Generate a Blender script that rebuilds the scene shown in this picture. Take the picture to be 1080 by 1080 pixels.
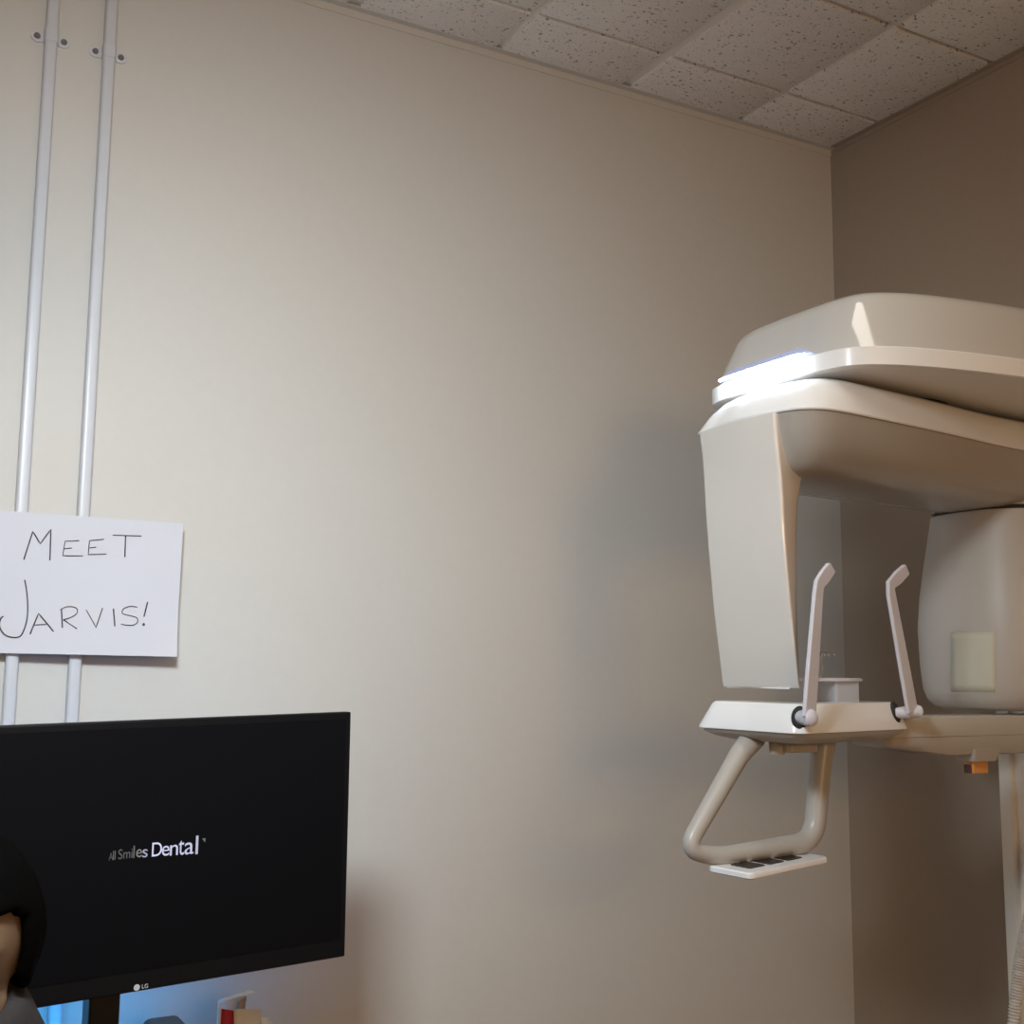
import bpy, bmesh, math, random
from mathutils import Vector, Matrix
random.seed(4)
C = bpy.context.scene.collection
SC = bpy.context.scene
for o in list(bpy.data.objects): bpy.data.objects.remove(o)

# ------------------------------------------------------------------ camera
EYE = Vector((0, 0, 1.45)); FPX = 1270.34
RM = Matrix(((0.8709165318457909, -0.07254292170216795, -0.486047239544278),
             (-0.4913579280655578, -0.11149050101267739, -0.8637923678240416),
             (0.008472371853369328, 0.9911142177846382, -0.13274346017910985)))
cam_d = bpy.data.cameras.new('camera'); cam = bpy.data.objects.new('camera', cam_d); C.objects.link(cam)
cam.matrix_world = Matrix.Translation(EYE) @ RM.to_4x4()
cam_d.sensor_width = 36; cam_d.sensor_fit = 'HORIZONTAL'; cam_d.lens = FPX / 1080 * 36
cam_d.clip_start = .02
SC.camera = cam
# ------------------------------------------------------------------ light
SC.view_settings.view_transform = 'Standard'; SC.view_settings.look = 'None'
SC.view_settings.gamma = 1; SC.view_settings.exposure = 0.0
try: SC.view_settings.use_curve_mapping = False
except Exception: pass
wd = bpy.data.worlds.new('world'); SC.world = wd; wd.use_nodes = True
wd.node_tree.nodes['Background'].inputs[0].default_value = (.75, .85, 1, 1)
wd.node_tree.nodes['Background'].inputs[1].default_value = .03
TROFFER_POWER = 5.0          # emission of the assumed ceiling light's diffuser
TROFFER_COL = (1, .94, .82)
def area(name, loc, target, sx, sy, power, col):
    l = bpy.data.lights.new(name, 'AREA'); l.shape = 'RECTANGLE'; l.size = sx; l.size_y = sy
    l.energy = power; l.color = col
    o = bpy.data.objects.new(name, l); C.objects.link(o); o.location = loc
    o.rotation_euler = (Vector(target) - Vector(loc)).to_track_quat('-Z', 'Y').to_euler()
    return o
area('added_warm_light', (.15, -2.50, 1.95), (1.0, 1.3, 1.5), .8, .6, 25, (1, .63, .33))  # added warm light from the front; its window is made up
LAMP_SPREAD = 119
LAMP_POS, LAMP_AIM, LAMP_POWER, LAMP_COL = (.10, .70, 2.05), (.58, 1.97, 1.33), 9.3, (.735, .845, .925)  # unseen lamp, assumed from the light on the back wall

# ------------------------------------------------------------------ helpers
def ray(x, y): return RM @ Vector(((x - 540) / FPX, (540 - y) / FPX, -1))
def at(x, y, Y): w = ray(x, y); return EYE + w * (Y / w.y)
def mat(name, col, rough=.5, metal=0, emit=0, ecol=None, trans=0, coat=0, noise=0, nscale=200, bump=0, alpha=1, spec=.5, sss=0):
    m = bpy.data.materials.new(name); m.use_nodes = True; nt = m.node_tree
    b = nt.nodes['Principled BSDF']
    b.inputs['Base Color'].default_value = (*col, 1); b.inputs['Roughness'].default_value = rough
    b.inputs['Metallic'].default_value = metal; b.inputs['Specular IOR Level'].default_value = spec
    b.inputs['Transmission Weight'].default_value = trans; b.inputs['Coat Weight'].default_value = coat
    b.inputs['Coat Roughness'].default_value = .06; b.inputs['Alpha'].default_value = alpha
    if sss: b.inputs['Subsurface Weight'].default_value = sss; b.inputs['Subsurface Radius'].default_value = (.01, .006, .004)
    if emit: b.inputs['Emission Strength'].default_value = emit; b.inputs['Emission Color'].default_value = (*(ecol or col), 1)
    tc = nt.nodes.new('ShaderNodeTexCoord')
    nz = nt.nodes.new('ShaderNodeTexNoise'); nz.inputs['Scale'].default_value = nscale; nz.inputs['Detail'].default_value = 4
    nt.links.new(tc.outputs['Object'], nz.inputs['Vector'])
    mx = nt.nodes.new('ShaderNodeMix'); mx.data_type = 'RGBA'
    mx.inputs[6].default_value = (*[c * (1 - noise) for c in col], 1); mx.inputs[7].default_value = (*[min(1, c * (1 + noise)) for c in col], 1)
    nt.links.new(nz.outputs['Fac'], mx.inputs[0]); nt.links.new(mx.outputs[2], b.inputs['Base Color'])
    if bump:
        bp = nt.nodes.new('ShaderNodeBump'); bp.inputs['Strength'].default_value = bump; bp.inputs['Distance'].default_value = .002
        nt.links.new(nz.outputs['Fac'], bp.inputs['Height']); nt.links.new(bp.outputs['Normal'], b.inputs['Normal'])
    return m
def finish(me, angle=35):
    me.polygons.foreach_set('use_smooth', [True] * len(me.polygons))
    me.set_sharp_from_angle(angle=math.radians(angle)); me.update()
def obj(name, bm, m, parent=None, angle=35, bevel=0):
    bmesh.ops.recalc_face_normals(bm, faces=bm.faces)
    me = bpy.data.meshes.new(name); bm.to_mesh(me); bm.free()
    finish(me, angle)
    if m: me.materials.append(m)
    o = bpy.data.objects.new(name, me); C.objects.link(o)
    if parent: o.parent = parent; o.matrix_parent_inverse = Matrix.Translation(parent_world(parent)).inverted()
    if bevel:
        md = o.modifiers.new('bevel', 'BEVEL'); md.width = bevel; md.segments = 3; md.limit_method = 'ANGLE'
        md.harden_normals = False
    return o
def parent_world(p):
    v = Vector(p.location)
    return v
def struct(name, bm, m, **k):
    o = obj(name, bm, m, **k); o['kind'] = 'structure'; return o
def tag(o, label, cat, group=None):
    o['label'] = label; o['category'] = cat
    if group: o['group'] = group
    return o
def thing(name, label, cat, loc, group=None):
    o = bpy.data.objects.new(name, None); C.objects.link(o); o.location = loc; o.empty_display_size = .05
    return tag(o, label, cat, group)
def box(bm, x0, x1, y0, y1, z0, z1, M=None):
    vs = [bm.verts.new((x, y, z)) for z in (z0, z1) for y in (y0, y1) for x in (x0, x1)]
    for f in ((0, 2, 3, 1), (4, 5, 7, 6), (0, 1, 5, 4), (2, 6, 7, 3), (0, 4, 6, 2), (1, 3, 7, 5)):
        bm.faces.new([vs[i] for i in f])
    if M: bmesh.ops.transform(bm, matrix=M, verts=vs)
    return vs
def loft(bm, rings, cap0=True, cap1=True, closed=True):
    R = [[bm.verts.new(p) for p in r] for r in rings]
    n = len(R[0])
    for a, b in zip(R, R[1:]):
        for i in range(n if closed else n - 1):
            j = (i + 1) % n
            bm.faces.new((a[i], a[j], b[j], b[i]))
    if cap0: bm.faces.new(R[0][::-1])
    if cap1: bm.faces.new(R[-1])
    return R
def catmull(P, n, closed=False):
    P = [Vector(p) for p in P]; out = []; m = len(P)
    segs = m if closed else m - 1
    for i in range(segs):
        if closed: p0, p1, p2, p3 = P[(i - 1) % m], P[i], P[(i + 1) % m], P[(i + 2) % m]
        else: p0, p1, p2, p3 = P[max(i - 1, 0)], P[i], P[i + 1], P[min(i + 2, m - 1)]
        for k in range(n):
            t = k / n
            out.append(.5 * ((2 * p1) + (p2 - p0) * t + (2 * p0 - 5 * p1 + 4 * p2 - p3) * t * t + (3 * p1 - p0 - 3 * p2 + p3) * t ** 3))
    if not closed: out.append(P[-1].copy())
    return out
def rounded(P, r, n=6):
    """polygon (2d points) with rounded corners"""
    out = []; m = len(P)
    for i in range(m):
        a, b, c = Vector(P[i - 1]), Vector(P[i]), Vector(P[(i + 1) % m])
        rr = r[i] if isinstance(r, (list, tuple)) else r
        d = min(rr, (a - b).length * .49, (c - b).length * .49)
        p, q = b + (a - b).normalized() * d, b + (c - b).normalized() * d
        for k in range(n + 1):
            t = k / n; out.append(p * (1 - t) ** 2 + b * 2 * t * (1 - t) + q * t * t)
    return out
def tube(bm, path, r, n=12, caps=True):
    path = [Vector(p) for p in path]; rings = []
    up = None
    for i, p in enumerate(path):
        t = (path[min(i + 1, len(path) - 1)] - path[max(i - 1, 0)]).normalized()
        if up is None:
            up = Vector((0, 0, 1)) if abs(t.z) < .9 else Vector((0, 1, 0))
        s = t.cross(up).normalized(); up = s.cross(t).normalized()
        rr = r[i] if isinstance(r, (list, tuple)) else r
        ra, rb = rr if isinstance(rr, tuple) else (rr, rr)
        rings.append([p + s * ra * math.cos(2 * math.pi * k / n) + up * rb * math.sin(2 * math.pi * k / n) for k in range(n)])
    loft(bm, rings, caps, caps)
def round_path(P, r, n=8):
    P = [Vector(p) for p in P]; out = [P[0]]
    for i in range(1, len(P) - 1):
        a, b, c = P[i - 1], P[i], P[i + 1]
        d = min(r, (a - b).length * .48, (c - b).length * .48)
        p, q = b + (a - b).normalized() * d, b + (c - b).normalized() * d
        for k in range(n + 1):
            t = k / n; out.append(p * (1 - t) ** 2 + b * 2 * t * (1 - t) + q * t * t)
    out.append(P[-1]); return out
def ellipsoid(bm, c, r, M=None, u=24, v=16):
    g = bmesh.ops.create_uvsphere(bm, u_segments=u, v_segments=v, radius=1)
    T = Matrix.Translation(c) @ (M or Matrix.Identity(4)) @ Matrix.Diagonal((*r, 1))
    bmesh.ops.transform(bm, matrix=T, verts=g['verts']); return g['verts']
def cyl(bm, p, q, r, n=20, r2=None):
    p, q = Vector(p), Vector(q)
    tube(bm, [p, q], [r, r2 if r2 is not None else r], n)
def text_bm(s, size, M, ext=.0005):
    cu = bpy.data.curves.new('lettering', 'FONT'); cu.body = s; cu.size = size; cu.extrude = ext
    o = bpy.data.objects.new('lettering', cu); C.objects.link(o)
    dg = bpy.context.evaluated_depsgraph_get(); me = bpy.data.meshes.new_from_object(o.evaluated_get(dg))
    bpy.data.objects.remove(o); bpy.data.curves.remove(cu)
    bm = bmesh.new(); bm.from_mesh(me); bpy.data.meshes.remove(me)
    bmesh.ops.transform(bm, matrix=M, verts=bm.verts)
    return bm

# ------------------------------------------------------------------ materials
M_wall = mat('wall_paint', (.56, .53, .485), .6, noise=.025, nscale=60, bump=.06, spec=.3)
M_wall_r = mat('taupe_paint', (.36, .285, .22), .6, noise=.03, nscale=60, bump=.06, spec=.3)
M_trimpaint = mat('trim_paint', (.58, .54, .48), .5)
M_floor = mat('vinyl_floor', (.50, .43, .35), .4, noise=.15, nscale=8)
M_grid = mat('ceiling_grid', (.78, .72, .64), .45, noise=.02)
M_white = mat('white_enamel', (.86, .85, .835), .25, coat=.4, noise=.005)
M_shell = mat('grey_beige_shell', (.55, .53, .50), .12, coat=.9, noise=.006)
M_shell2 = mat('beige_shell', (.54, .505, .455), .2, coat=.4, noise=.006)
M_head = mat('satin_beige_shell', (.50, .46, .41), .42, noise=.006)
M_scol = mat('beige_shell_lit', (.71, .655, .59), .2, coat=.4, noise=.006)  # same beige shell, lightened to paint in the light on the sensor column
M_belly = mat('beige_shell_shaded', (.41, .37, .325), .25, coat=.3, noise=.006)  # same beige shell, darkened to paint in shade on the arm's belly
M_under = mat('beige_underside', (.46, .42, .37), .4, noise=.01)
M_handle = mat('handle_rubber', (.43, .40, .36), .35, noise=.02)
M_black = mat('black_plastic', (.012, .012, .013), .35, noise=.05)
M_bezel = mat('bezel_plastic', (.006, .006, .0065), .45, noise=.05, spec=.12)
M_screen = mat('dark_screen', (.005, .005, .006), .35, noise=.05, spec=.06)
M_dark = mat('dark_gap', (.02, .018, .016), .7)
M_frost = mat('frosted_plastic', (.86, .85, .92), .4, trans=.3, noise=.01, sss=0)
M_clear = mat('clear_acrylic', (.85, .87, .88), .08, trans=.92, noise=0)
M_clearw = mat('milky_acrylic', (.86, .86, .92), .3, trans=.6, noise=0)
M_sticker = mat('pale_sticker', (.60, .58, .47), .55, noise=.02)
M_amber = mat('amber_plastic', (.80, .36, .10), .3, trans=.05, noise=.05)
M_amberd = mat('dark_red_plastic', (.10, .02, .012), .3)
M_conduit = mat('painted_metal_tube', (.54, .54, .56), .35, noise=.03, nscale=90)
M_screw = mat('dull_screw', (.22, .21, .20), .4, metal=.8)
M_paper = mat('white_paper', (.575, .56, .59), .8, noise=.015, nscale=14, bump=.04)
M_ink = mat('black_ink', (.03, .03, .035), .6)
M_col = mat('column_white', (.88, .86, .84), .4, noise=.01)
M_colt = mat('column_trim', (.72, .70, .65), .35, noise=.01)
M_hose = mat('grey_hose', (.62, .59, .55), .5, noise=.02)
M_desk = mat('laminate_counter', (.45, .42, .38), .4, noise=.1, nscale=30)
M_logo = mat('grey_print', (.55, .55, .56), .4)
M_card = mat('white_card', (.80, .77, .74), .7, noise=.04, nscale=40)
M_cream = mat('cream_card', (.80, .70, .56), .7, noise=.04, nscale=40)
M_red = mat('red_card', (.50, .02, .03), .5, noise=.04)
M_kraft = mat('brown_card', (.42, .27, .20), .7, noise=.04)
M_skin = mat('skin', (.21, .135, .08), .5, noise=.06, nscale=30, sss=.1)
M_hair = mat('dark_hair', (.0018, .0015, .0014), .8, noise=.5, nscale=180, bump=.2, spec=.04)
M_eye = mat('eye_white', (.42, .38, .35), .3)
M_hood = mat('grey_fleece', (.034, .029, .0275), .9, noise=.25, nscale=160, bump=.5)
M_trouser = mat('navy_cotton', (.03, .035, .05), .9, noise=.2)
M_led = mat('blue_white_led', (.45, .50, .70), .3, emit=.22, ecol=(.45, .52, 1))
M_ledrow = mat('assumed_led_row', (.8, .85, 1), .3, emit=100, ecol=(.82, .90, 1))
M_diff = mat('lamp_diffuser', (.9, .9, .9), .5, emit=TROFFER_POWER, ecol=TROFFER_COL)  # diffuser of the assumed ceiling light
M_assumed_blue = mat('assumed_blue_led_strip', (.1, .4, .9), .4, emit=70, ecol=(.012, .24, .62))  # assumed emitter for the blue tint on the wall
M_lens = mat('lamp_lens', (.9, .9, .9), .3, emit=10, ecol=(.85, .94, 1))  # lens of the assumed examination lamp
M_lampmetal = mat('white_metal', (.75, .75, .74), .4)

def tile_material():
    m = mat('fissured_tile', (.80, .74, .67), .85, noise=.05, nscale=30)
    nt = m.node_tree; b = nt.nodes['Principled BSDF']; lk = nt.links
    base = b.inputs['Base Color'].links[0].from_socket
    tc = nt.nodes.new('ShaderNodeTexCoord')
    fac = None
    for sc, th, fe in ((78, .155, 1.5), (200, .14, 1.0)):
        mp = nt.nodes.new('ShaderNodeMapping'); mp.inputs['Scale'].default_value = (1, fe, 1); lk.new(tc.outputs['Object'], mp.inputs[0])
        nd = nt.nodes.new('ShaderNodeTexNoise'); nd.inputs['Scale'].default_value = 60; lk.new(mp.outputs[0], nd.inputs['Vector'])
        ad = nt.nodes.new('ShaderNodeVectorMath'); ad.operation = 'MULTIPLY_ADD'; ad.inputs[1].default_value = (.02, .02, .02)
        lk.new(nd.outputs['Color'], ad.inputs[0]); lk.new(mp.outputs[0], ad.inputs[2])
        vo = nt.nodes.new('ShaderNodeTexVoronoi'); vo.inputs['Scale'].default_value = sc; lk.new(ad.outputs[0], vo.inputs['Vector'])
        # only some of the cells hold a pit
        sp = nt.nodes.new('ShaderNodeSeparateColor'); lk.new(vo.outputs['Color'], sp.inputs[0])
        ms = nt.nodes.new('ShaderNodeMath'); ms.operation = 'MULTIPLY'; ms.inputs[1].default_value = th * 2.0; lk.new(sp.outputs[0], ms.inputs[0])
        lt = nt.nodes.new('ShaderNodeMath'); lt.operation = 'LESS_THAN'; lk.new(vo.outputs['Distance'], lt.inputs[0]); lk.new(ms.outputs[0], lt.inputs[1])
        if fac is None: fac = lt.outputs[0]
        else:
            mx = nt.nodes.new('ShaderNodeMath'); mx.operation = 'MAXIMUM'; lk.new(fac, mx.inputs[0]); lk.new(lt.outputs[0], mx.inputs[1]); fac = mx.outputs[0]
    mix = nt.nodes.new('ShaderNodeMix'); mix.data_type = 'RGBA'
    lk.new(fac, mix.inputs[0]); lk.new(base, mix.inputs[6]); mix.inputs[7].default_value = (.33, .28, .22, 1)
    lk.new(mix.outputs[2], b.inputs['Base Color'])
    return m
M_tile = tile_material()

# ------------------------------------------------------------------ room
XL, XR, YF, YB, ZC = -1.75, 1.9547, -2.6, 1.9717, 2.6744
def slab(name, x0, x1, y0, y1, z0, z1, m):
    bm = bmesh.new(); box(bm, x0, x1, y0, y1, z0, z1); return struct(name, bm, m)
slab('floor', XL - .1, XR + .1, YF - .1, YB + .1, -.1, 0, M_floor)
slab('wall_back', XL - .1, XR + .1, YB, YB + .1, 0, ZC + .02, M_wall)
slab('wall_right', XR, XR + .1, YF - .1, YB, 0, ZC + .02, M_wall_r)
slab('wall_left', XL - .1, XL, YF - .1, YB, 0, ZC + .02, M_wall)
bm = bmesh.new()                                                  # front wall with a hole for the added window
WX0, WX1, WZ0, WZ1 = -.30, .60, 1.60, 2.30
box(bm, XL, WX0, YF - .1, YF, 0, ZC + .02); box(bm, WX1, XR, YF - .1, YF, 0, ZC + .02)
box(bm, WX0, WX1, YF - .1, YF, 0, WZ0); box(bm, WX0, WX1, YF - .1, YF, WZ1, ZC + .02)
struct('wall_front', bm, M_wall)
bm = bmesh.new()
for a, b, c, d in ((WX0 - .05, WX0, WZ0 - .05, WZ1 + .05), (WX1, WX1 + .05, WZ0 - .05, WZ1 + .05), (WX0, WX1, WZ0 - .05, WZ0), (WX0, WX1, WZ1, WZ1 + .05)):
    box(bm, a, b, YF - .02, YF + .02, c, d)
struct('added_window_1', bm, M_lampmetal)  # made-up window frame, added to go with the warm light
bm = bmesh.new(); box(bm, XL, XR, YB - .012, YB, 0, .1); struct('baseboard_back', bm, M_black)
bm = bmesh.new(); box(bm, XR - .012, XR, YF, YB - .012, 0, .1); struct('baseboard_right', bm, M_black)
# ceiling: T-bar grid with scored lay-in tiles
bm = bmesh.new(); box(bm, XL - .1, XR + .1, YF - .1, YB + .1, ZC, ZC + .06)
struct('ceiling', bm, M_grid)
T = .3048; GX, GY = 1.3675, 1.8131 - T
bm = bmesh.new()
nx0 = math.floor((XL - GX) / T); ny0 = math.floor((YF - GY) / T)
LX0, LX1 = GX - 2 * T, GX - T; LY0, LY1 = GY - 5 * T, GY - T      # the assumed ceiling light's bay
for i in range(nx0, 3):
    for j in range(ny0, 3):
        x0, x1 = GX + i * T, GX + (i + 1) * T; y0, y1 = GY + j * T, GY + (j + 1) * T
        if x0 > LX0 - .01 and x1 < LX1 + .01 and y0 > LY0 - .01 and y1 < LY1 + .01: continue
        a = .0125 if i % 2 == 0 else .007; b = .007 if i % 2 == 0 else .0125
        c = .0055; d = .0055
        x0, x1, y0, y1 = max(x0 + a, XL), min(x1 - b, XR - .004), max(y0 + c, YF), min(y1 - d, YB - .012)
        if x1 - x0 < .03 or y1 - y0 < .03: continue
        s = .006; zt, zb = ZC + .001, ZC - .007
        top = [(x0, y0, zt), (x1, y0, zt), (x1, y1, zt), (x0, y1, zt)]
        mid = [(x0, y0, zb + .002), (x1, y0, zb + .002), (x1, y1, zb + .002), (x0, y1, zb + .002)]
        sx = .003 if 0 else .004
        bot = [(x0 + sx, y0 + .001, zb), (x1 - sx, y0 + .001, zb), (x1 - sx, y1 - .001, zb), (x0 + sx, y1 - .001, zb)]
        loft(bm, [top, mid, bot], False, True)
tl = struct('trim_1', bm, M_tile)
tl.name = 'ceiling_tiles'
bm = bmesh.new()
box(bm, XL, XR, YB - .0022, YB, ZC - .022, ZC); box(bm, XL, XR, YB - .016, YB, ZC - .0022 - .006, ZC - .006)
struct('trim_2', bm, M_trimpaint)
bm = bmesh.new()
box(bm, XR - .0022, XR, YF, YB - .016, ZC - .018, ZC); box(bm, XR - .016, XR, YF, YB - .016, ZC - .0082, ZC - .006)
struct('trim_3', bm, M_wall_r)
# assumed ceiling light, unseen; bay chosen for its reflection on the housing
t = thing('assumed_ceiling_light', 'assumed recessed fluorescent ceiling light with a white diffuser', 'ceiling light', ((LX0 + LX1) / 2, (LY0 + LY1) / 2, ZC))
bm = bmesh.new()
for a, b, c, d in ((LX0, LX0 + .03, LY0, LY1), (LX1 - .03, LX1, LY0, LY1), (LX0 + .03, LX1 - .03, LY0, LY0 + .03), (LX0 + .03, LX1 - .03, LY1 - .03, LY1)):
    box(bm, a, b, c, d, ZC - .012, ZC - .0005)
obj('frame', bm, M_lampmetal, t)
bm = bmesh.new(); box(bm, LX0 + .03, LX1 - .03, LY0 + .03, LY1 - .03, ZC - .008, ZC - .001)
obj('diffuser', bm, M_diff, t)

# assumed, unseen operatory lamp on a ceiling arm: the bright light of the room
lt = thing('assumed_examination_lamp', 'assumed white examination lamp on a jointed ceiling arm above the counter side of the room', 'lamp', (-.25, .30, ZC))
bm = bmesh.new(); cyl(bm, (-.25, .30, ZC - .0005), (-.25, .30, ZC - .03), .07, 28); obj('ceiling_plate', bm, M_lampmetal, lt)
LP = Vector(LAMP_POS); LD = (Vector(LAMP_AIM) - LP).normalized(); LB = LP - LD * .045
bm = bmesh.new(); tube(bm, round_path([(-.25, .30, ZC - .03), (-.25, .30, 2.33), (-.02, .36, 2.33), LB + Vector((0, 0, .10)), LB + Vector((0, 0, .03))], .05), .017, 14); obj('jointed_arm', bm, M_lampmetal, lt)
q = LD.to_track_quat('Z', 'Y').to_matrix().to_4x4(); T4 = Matrix.Translation(LP) @ q
bm = bmesh.new(); rr = rounded([(-.14, -.10), (.14, -.10), (.14, .10), (-.14, .10)], .04)
loft(bm, [[(x * k, y * k, z) for x, y in rr] for z, k in ((-.07, .55), (-.06, .72), (-.03, .94), (0, 1), (0, .95), (-.012, .93))]); bmesh.ops.transform(bm, matrix=T4, verts=bm.verts); obj('lamp_head', bm, M_lampmetal, lt)
bm = bmesh.new(); loft(bm, [[(x * .92, y * .92, z) for x, y in rr] for z in (-.008, -.003)]); bmesh.ops.transform(bm, matrix=T4, verts=bm.verts); obj('lens', bm, M_lens, lt)
al = area('assumed_lamp_light', LP + LD * .001, LP + LD, .24, .17, LAMP_POWER, LAMP_COL); al.data.spread = math.radians(LAMP_SPREAD)

# ------------------------------------------------------------------ x-ray machine
YM = 1.285
mach = thing('dental_xray_machine', 'white and beige panoramic dental x-ray machine standing against the right wall', 'x-ray machine', (1.86, YM, 0))
def P(name, bm, m, parent=None, **k): return obj(name, bm, m, parent or mach, **k)

# upper housing -------------------------------------------------
half = catmull([(1.139, 1.285, 0), (1.1395, 1.235, 0), (1.143, 1.18, 0), (1.158, 1.138, 0), (1.205, 1.107, 0), (1.28, 1.084, 0), (1.403, 1.064, 0), (1.58, 1.053, 0), (1.78, 1.048, 0), (1.945, 1.047, 0)], 6)
hout = [(p.x, p.y) for p in half] + [(p.x, 2 * YM - p.y) for p in half[::-1][:-1]]
def hring(z, dx, sy, dz=0):
    return [(x + dx * (1.945 - x) / .806, YM + (y - YM) * sy, z + dz) for x, y in hout]
bm = bmesh.new()
loft(bm, [hring(1.884, .008, .985), hring(1.90, .0135, .968), hring(1.955, .036, .895), hring(1.966, .043, .870), hring(1.973, .051, .845), hring(1.978, .068, .81), hring(1.9805, .10, .74), hring(1.982, .2, .45)])
housing = P('upper_housing', bm, M_shell, angle=28)
bm = bmesh.new()
loft(bm, [hring(1.8585, .02, .95), hring(1.8585, .004, .99), hring(1.860, 0, 1), hring(1.8835, 0, 1), hring(1.885, .002, .996), hring(1.885, .012, .97)])
P('trim_band', bm, M_white, housing, angle=30)
# light strip: a lip along the left end just above the band, with assumed leds on its underside for the glow below
strip = [Vector((p.x, 2 * YM - p.y, 0)) for p in half[2:14]][::-1] + [Vector((p.x, p.y, 0)) for p in half[0:11]]
n = len(strip); bm = bmesh.new(); rings = []; b2 = bmesh.new(); led = []
for i, p in enumerate(strip):
    e = min(1, 3.0 * math.sin(math.pi * i / (n - 1)))
    h = .0035 + .0125 * e
    k = lambda d, z: Vector((p.x + d * (1.945 - p.x) / .806, YM + (p.y - YM) * (1 - d * 3.0), z))
    rings.append([k(-.011 * e, 1.8885), k(-.010 * e, 1.8895), k(.0035, 1.885 + h), k(.018, 1.885 + h), k(.018, 1.8885)])
    if 0 < i < n - 1: led.append([k(-.0105 * e, 1.8884), k(-.004 * e, 1.8884), k(-.004 * e, 1.8879), k(-.0105 * e, 1.8879)])
loft(bm, rings); P('light_strip', bm, M_led, housing, angle=60)
loft(b2, led); P('assumed_led_row', b2, M_ledrow, housing)
# column ---------------------------------------------------------
bm = bmesh.new(); box(bm, 1.838, 1.950, 1.11, 1.465, .02, 1.90); column = P('column', bm, M_col, bevel=.006)
for y0, y1 in ((1.450, 1.478), (1.095, 1.123)):
    bm = bmesh.new(); box(bm, 1.828, 1.945, y0, y1, .02, 1.88); P('trim_strip', bm, M_colt, column, bevel=.004)
bm = bmesh.new(); box(bm, 1.70, 1.95, 1.02, 1.55, 0, .02); P('base_plate', bm, M_colt, bevel=.004)
bm = bmesh.new()
for i in range(26):
    z = 1.19 - i * .008; w = .0025 * (1 + (i * 7 % 3) * .5)
    box(bm, 1.8372, 1.8382, 1.405 - w, 1.405 + w, z, z + .004)
P('printed_text', bm, M_logo, column)
# rotating arm -----------------------------------------------------
O = Vector((1.075, 1.27, 0)); U = Vector((.995, .0995, 0)); V = Vector((-.0995, .995, 0))
def cw(u, v, z): p = O + U * u + V * v; return Vector((p.x, p.y, z))
aout = [(-.012, .0), (-.010, -.06), (.0, -.105), (.035, -.128), (.12, -.131), (.28, -.127), (.45, -.118), (.60, -.122), (.70, -.115), (.755, -.07), (.768, 0)]
aout = aout + [(u, -v * .86) for u, v in aout[1:-1][::-1]]
aout = [(u + (.010 if v > .05 and u < .03 else 0), v) for u, v in aout]
aout = [(p.x, p.y) for p in catmull([(u, v, 0) for u, v in aout], 5, True)]
def aring(z, du, dv, lift=0):
    out = []
    for u, v in aout:
        uu = .375 + (u - .375) * (1 - du / .39); vv = v * (1 - dv / .125)
        out.append(cw(uu, vv, z + lift * max(0, uu - .12)))
    return out
bm = bmesh.new()
loft(bm, [aring(1.7965, .012, .012), aring(1.7965, .001, .001), aring(1.7985, 0, 0), aring(1.825, .022, .008), aring(1.842, .042, .017), aring(1.850, .056, .028), aring(1.8535, .075, .045), aring(1.855, .12, .09)])
arm = bpy.data.objects.new('rotating_arm', None)
bm2 = bmesh.new()
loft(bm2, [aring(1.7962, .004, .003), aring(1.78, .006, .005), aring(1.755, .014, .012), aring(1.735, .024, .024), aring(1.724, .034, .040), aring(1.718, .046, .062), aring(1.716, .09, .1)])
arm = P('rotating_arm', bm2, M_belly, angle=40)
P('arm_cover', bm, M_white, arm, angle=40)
bm = bmesh.new(); cyl(bm, cw(.33, 0, 1.8535), cw(.33, 0, 1.8625), .085, 40); P('bearing_ring', bm, M_dark, arm)
# sensor column
bm = bmesh.new(); rings = []
for z, uf, ue, um, ur in ((1.7963, .006, -.0115, -.0135, .085), (1.76, .0115, -.0095, -.0075, .082), (1.735, .0132, -.0068, -.003, .074), (1.715, .0145, -.004, .0, .064),
                     (1.682, .016, -.0015, .0035, .055), (1.634, .020, .0008, .0065, .0505), (1.59, .0245, .005, .011, .0485), (1.5466, .0286, .0095, .016, .0475), (1.49, .037, .017, .024, .0475), (1.4395, .0445, .0235, .031, .0475), (1.434, .047, .0265, .033, .045)):
    pts = [(ue, -.075), (um, .0), (uf, .089), (ur + .016, .089), (ur + .012, -.01), (ur, -.055)]
    rr = rounded(pts, [.008, .03, .008, .01, .01, .012], 5)
    rings.append([cw(u, v, z) for u, v in rr])
loft(bm, rings); scol = P('sensor_column', bm, M_scol, angle=32)
bm = bmesh.new(); rings = []
for z in (1.4325, 1.4345):
    rings.append([cw(u, v, z) for u, v in rounded([(.022, -.06), (.050, .080), (.046, .080), (.030, -.055)], .004, 3)])
loft(bm, rings); P('end_cap', bm, M_white, scol)
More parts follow.
